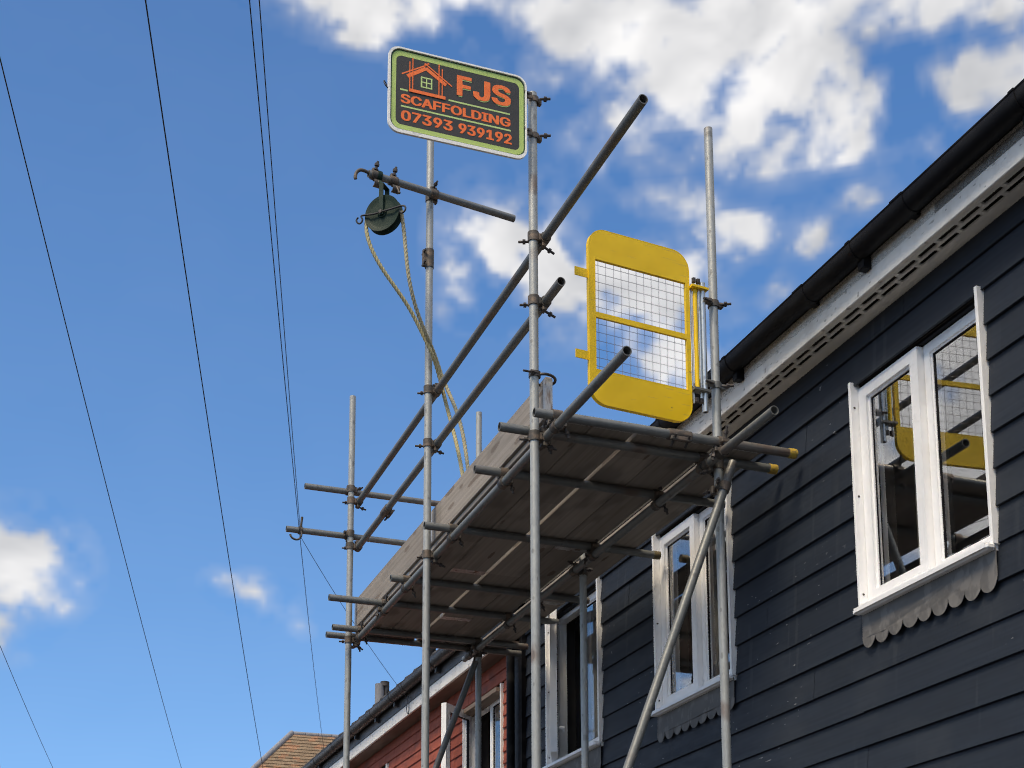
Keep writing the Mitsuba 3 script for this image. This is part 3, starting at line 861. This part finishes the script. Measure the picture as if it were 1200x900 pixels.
ent('advertising_sign__lettering', heavy('SCAFFOLDING', .072, .674, .178, .231), 'sign_orange')
ent('advertising_sign__number', heavy('07393', .075, .352, .078, .137), 'sign_orange')
ent('advertising_sign__number', heavy('939192', .388, .681, .078, .137), 'sign_orange')
ent('advertising_sign__rule', [flat(sg.box(.066, .250, .108, .259), ys), flat(sg.box(.330, .251, .673, .260), ys), flat(sg.box(.072, .155, .678, .164), ys)], 'sign_lime')


def stroke(a, b, w):
    return sg.LineString([a, b]).buffer(w / 2, cap_style='flat')


emb = [stroke((.074, .345), (.214, .432), .007), stroke((.104, .338), (.205, .408), .020), stroke((.205, .408), (.316, .338), .020), stroke((.198, .436), (.348, .338), .007), stroke((.196, .425), (.222, .440), .007)]
emb += [stroke((u, .262), (u, t), .0055) for u, t in ((.117, .425), (.133, .449), (.276, .449), (.294, .425))]
emb += [sg.box(.113, .250, .312, .268)]
ent('advertising_sign__emblem', [flat(e, ys - .0004 * i) for i, e in enumerate(emb)], 'sign_orange')
wn = sg.box(.178, .293, .240, .356)
for i in range(2):
    for j in range(2):
        wn = wn.difference(sg.box(.185 + i * .027, .300 + j * .028, .206 + i * .027, .321 + j * .028))
ent('advertising_sign__emblem_window', flat(wn, ys), 'sign_lime')
for z in (6.713, 6.493):
    p = V(XO, PY[0], z)
    k = ent('advertising_sign__clamp', [place(ring(.0243, .031, .03, 24, 200, 520), np.eye(3), p), rbox(2.505, 2.556, SY + .006, SY + .02, z - .02, z + .02, .003), rbox(2.60, 2.625, 6.585, 6.612, z - .018, z + .018, .004)], 'coupler_metal', smooth=30)
    ent(k + '__bolt', [rod((2.605, 6.57, z), (2.662, 6.555, z + .006), .007, 8), place(trimesh.creation.cylinder(radius=.014, height=.016, sections=6), frame_to((1, -.2, 0)), V(2.635, 6.563, z + .003)), ], 'bolt_metal', smooth=30)
    ent(k + '__bolt', rod((2.505, 6.54, z + .004), (2.555, 6.56, z + .004), .006, 8), 'bolt_metal', smooth=30)
ent('advertising_sign__tie', sweep(spline([(1.752, 6.54, 6.545), (1.730, 6.535, 6.565), (1.733, 6.55, 6.59), (1.755, 6.56, 6.56)], 16), .003, 6), 'cable_black')

# ------------------------------------------------------------------ gin wheel and rope
tag('gin_wheel', 'dark green hoist pulley wheel hanging from the scaffold arm', 'pulley')
WC, WR = V(2.205, 8.29, 6.952), .124
hd = V(.725, -.688, 0)
nd = V(-.688, -.725, 0)
RW = np.column_stack([hd, V(0, 0, 1), -nd]) if np.linalg.det(np.column_stack([hd, V(0, 0, 1), -nd])) > 0 else np.column_stack([hd, V(0, 0, 1), nd])
prof = [(0, .030), (.03, .030), (.034, .022), (.088, .020), (.098, .024), (WR, .028), (WR, .020), (WR - .020, .004), (WR - .020, -.004), (WR, -.020), (WR, -.028), (.098, -.024), (.088, -.020), (.034, -.022), (.03, -.030), (0, -.030)]
wheel = trimesh.creation.revolve(np.array(prof), sections=48)
wheel.fix_normals()
ent('gin_wheel__wheel', place(wheel, RW, WC), 'wheel_green', smooth=35)
top = WC + V(0, 0, .262)
ent('gin_wheel__strap', [place(rbox(-.016, .016, -.02, .20, .036, .043, .002), RW, WC), place(rbox(-.016, .016, -.02, .20, -.043, -.036, .002), RW, WC), place(rbox(-.016, .016, .196, .204, -.043, .043, .002), RW, WC)], 'wheel_green')
ent('gin_wheel__axle', rod(WC + nd * .052, WC - nd * .052, .012, 12), 'bolt_metal')
ac = T['ARM'][0] + ad * max(0, (WC - T['ARM'][0]) @ ad)
ent('gin_wheel__ring', [place(ring(.026, .037, .03, 24), frame_to(ad), ac), rod(ac + V(0, 0, -.03), WC + V(0, 0, .20), .013, 10)], 'wheel_green', smooth=40)
gd = [WC + nd * .040 + hd * u + V(0, 0, z) for u, z in ((-.165, .0), (-.175, -.03), (-.150, -.045), (-.135, -.02), (-.145, .0), (-.08, .0), (0, .0), (.08, .002), (.150, .004), (.172, -.004), (.172, -.035), (.150, -.045), (.138, -.03))]
ent('gin_wheel__rope_guard', sweep(spline(gd, 70), .006, 8), 'cable_black', smooth=40)

tag('hoist_rope', 'yellowish twisted rope hanging from the pulley down to the platform', 'rope')
rl = WC - hd * WR
rr = WC + hd * WR


def rope(key, pts, mat):
    p = spline(pts, 260)
    ent(key, sweep(p, .0120, 12, twist=75, lobes=3, amp=.14), mat, smooth=50)


# ------------------------------------------------------------------ ladder gate
tag('safety_gate', 'yellow ladder access gate with wire mesh hung on the inner standard', 'gate')
G0, GD = V(3.5, 6.56, 0), V(.9952, .098, 0)
GN = V(.098, -.9952, 0)
RG = np.column_stack([GD, V(0, 0, 1), GN])


def gate_part(poly, off, d):
    ps = [q for q in getattr(poly, 'geoms', [poly]) if q.geom_type == 'Polygon']
    return trimesh.util.concatenate([place(trimesh.creation.extrude_polygon(p, d, engine='earcut'), RG, G0 + GN * off) for p in ps])


u0, u1, z0, z1 = -.655, -.024, 4.968, 5.972
out = rrect(u0, z0, u1, z1, .105)
win = sg.box(-.615, 5.162, -.050, 5.790)
sheet = out.difference(win)
rim = out.difference(out.buffer(-.004))
ent('safety_gate__frame', [gate_part(sheet.intersection(sg.box(-2, 5.162, 2, 5.79)), -.002, .003), gate_part(rim, -.024, .026), gate_part(win.buffer(.004, join_style='mitre').difference(win), -.016, .018)], 'gate_yellow')
ent('safety_gate__top_panel', gate_part(out.intersection(sg.box(-2, 5.790, 2, 7)), -.002, .003), 'gate_yellow')
ent('safety_gate__kick_panel', gate_part(out.intersection(sg.box(-2, 4, 2, 5.162)), -.002, .003), 'gate_yellow')
ent('safety_gate__middle_bar', gate_part(sg.box(-.615, 5.457, -.050, 5.487), -.012, .014), 'gate_yellow')
for z in (5.700, 5.232):
    ent('safety_gate__stop_lug', gate_part(sg.box(-.735, z - .026, -.64, z + .022), -.010, .005), 'gate_yellow')
wires = []
for i in range(12):
    u = -.615 + .565 * (i + .5) / 12 + .001
    wires.append(rod(G0 + GD * u - GN * .0125 + V(0, 0, 5.14), G0 + GD * u - GN * .0125 + V(0, 0, 5.81), .0013, 6))
for i in range(13):
    z = 5.165 + .625 * (i + .5) / 13
    wires.append(rod(G0 + GD * -.63 - GN * .0155 + V(0, 0, z), G0 + GD * -.035 - GN * .0155 + V(0, 0, z), .0013, 6))
for k, m in enumerate(wires):
    ent('safety_gate__mesh_wire', m, 'mesh_wire')
# hinge assembly between the gate and the standard
gp = lambda u, z, o=0.: G0 + GD * u + GN * o + V(0, 0, z)
ent('safety_gate__hinge_tube', rod(gp(.012, 5.18), gp(.012, 5.775), .0125, 16), 'gate_yellow', smooth=40)
ent('safety_gate__spring_rod', [rod(gp(-.006, 5.10, -.01), gp(-.006, 5.80, -.01), .006, 10), rod(gp(.034, 5.12, .004), gp(.034, 5.79, .004), .007, 10)], 'galvanised_bright', smooth=40)
ent('safety_gate__hinge_post', place(ring(.012, .0165, .76, 18), np.eye(3), gp(.060, 5.435)), 'galvanised_bright', smooth=40)
for z in (5.775, 5.172):
    ent('safety_gate__hinge_plate', [gate_part(sg.box(-.022, z - .007, .085, z + .006), -.022, .05)], 'gate_yellow' if z > 5.5 else 'galvanised_worn')
for z in (5.82, 5.115):
    ent('safety_gate__hinge_nut', [rod(gp(.006, z - .012), gp(.006, z + .012), .013, 6), rod(gp(.034, z - .012), gp(.034, z + .012), .013, 6)], 'bolt_metal')
for z in (5.718, 5.232):
    p = V(XI, QY[0], z)
    k = ent('safety_gate__clamp', [place(ring(.0243, .031, .036, 24), np.eye(3), p), rbox(3.565, 3.618, 6.555, 6.585, z - .016, z + .016, .004), rbox(3.664, 3.70, 6.58, 6.61, z - .016, z + .016, .004)], 'coupler_metal' if z > 5.5 else 'galvanised_worn', smooth=30)
    ent(k + '__bolt', rod((3.55, 6.53, z - .012), (3.61, 6.56, z - .004), .007, 8), 'bolt_metal', smooth=30)
    ent(k + '__bolt', [rod((3.672, 6.585, z), (3.735, 6.56, z + .005), .007, 8), place(trimesh.creation.cylinder(radius=.014, height=.016, sections=6), frame_to((1, -.3, 0)), V(3.705, 6.572, z + .003))], 'bolt_metal', smooth=30)

# rope runs (after the wheel): both falls cross behind the rails and drop onto the boards
ROPE_A = [(2.130, 8.357, 6.776), (2.200, 8.357, 6.641), (2.300, 8.363, 6.514), (2.410, 8.382, 6.384), (2.515, 8.400, 6.215), (2.565, 8.410, 6.128), (2.630, 8.467, 6.029), (2.690, 8.487, 5.839), (2.720, 8.432, 5.641), (2.740, 8.295, 5.297), (2.745, 8.275, 5.221)]
ROPE_B = [(2.335, 8.236, 6.732), (2.370, 8.250, 6.497), (2.440, 8.308, 6.333), (2.540, 8.387, 6.195), (2.600, 8.448, 6.134), (2.660, 8.488, 6.026), (2.705, 8.461, 5.889), (2.735, 8.390, 5.732), (2.760, 8.341, 5.568), (2.780, 8.295, 5.326), (2.785, 8.275, 5.238)]
rope('hoist_rope__strand', [rl] + ROPE_A, 'rope_fibre_yellow')
rope('hoist_rope__strand', [rr] + ROPE_B, 'rope_fibre')

# ------------------------------------------------------------------ overhead wires, fanning out from one pole down the street

def wire(key, a, b, sag, r, label):
    a, b = V(*a), V(*b)
    t = np.linspace(0, 1, 160)[:, None]
    p = a + (b - a) * t
    p[:, 2] -= sag * 4 * (t * (1 - t))[:, 0]
    ent(key, sweep(p, r, 6), 'wire_grey', smooth=40)
    tag(key, label, 'cable', 'overhead wires fanning out across the sky')
    return key


wire('overhead_wire', (-3.953, -15.561, 6.807), (3.922, 24.6, 4.48), 1.1, .0021, 'dark overhead wire crossing the sky, second from the left edge')
wire('overhead_wire_001', (-4.054, -15.561, 6.807), (3.908, 19.251, 4.003), 1.1, .0021, 'dark overhead wire crossing the sky, third from the left edge')
wire('overhead_wire_002', (-3.518, -15.561, 6.807), (1.891, 22.658, 4.444), 1.1, .0021, 'short stretch of dark wire in the lower left corner of the sky')
wire('overhead_wire_003', (-4.270, -15.561, 6.807), (3.790, 16.595, 5.172), 1.1, .0021, 'left wire of the close pair, running down to the red house gutter')
k = wire('overhead_wire_004', (-4.115, -15.561, 6.807), (2.188, 10.552, 5.56), .7, .0055, 'right wire of the close pair, held aside by a hook on the scaffold')
loop = [(3.885, 13.37, 5.10), (3.875, 13.37, 5.12), (3.868, 13.38, 5.06), (3.87, 13.40, 4.98), (3.875, 13.37, 4.94), (3.874, 13.34, 5.0), (3.87, 13.36, 5.10)]
del scene[k]
a = np.linspace(0, 1, 160)[:, None]
p = V(-4.115, -15.561, 6.807) + (V(2.188, 10.552, 5.56) - V(-4.115, -15.561, 6.807)) * a
p[:, 2] -= .7 * 4 * (a * (1 - a))[:, 0]
a = np.linspace(0, 1, 40)[1:, None]
q = p[-1] + (V(3.86, 13.36, 5.10) - p[-1]) * a
q[:, 2] -= .05 * 4 * (a * (1 - a))[:, 0]
ent(k, sweep(np.concatenate([p, q]), .0022, 6), 'wire_grey', smooth=40)
ent(k + '__end_loop', sweep(spline(loop, 40), .005, 6), 'wire_grey', smooth=40)
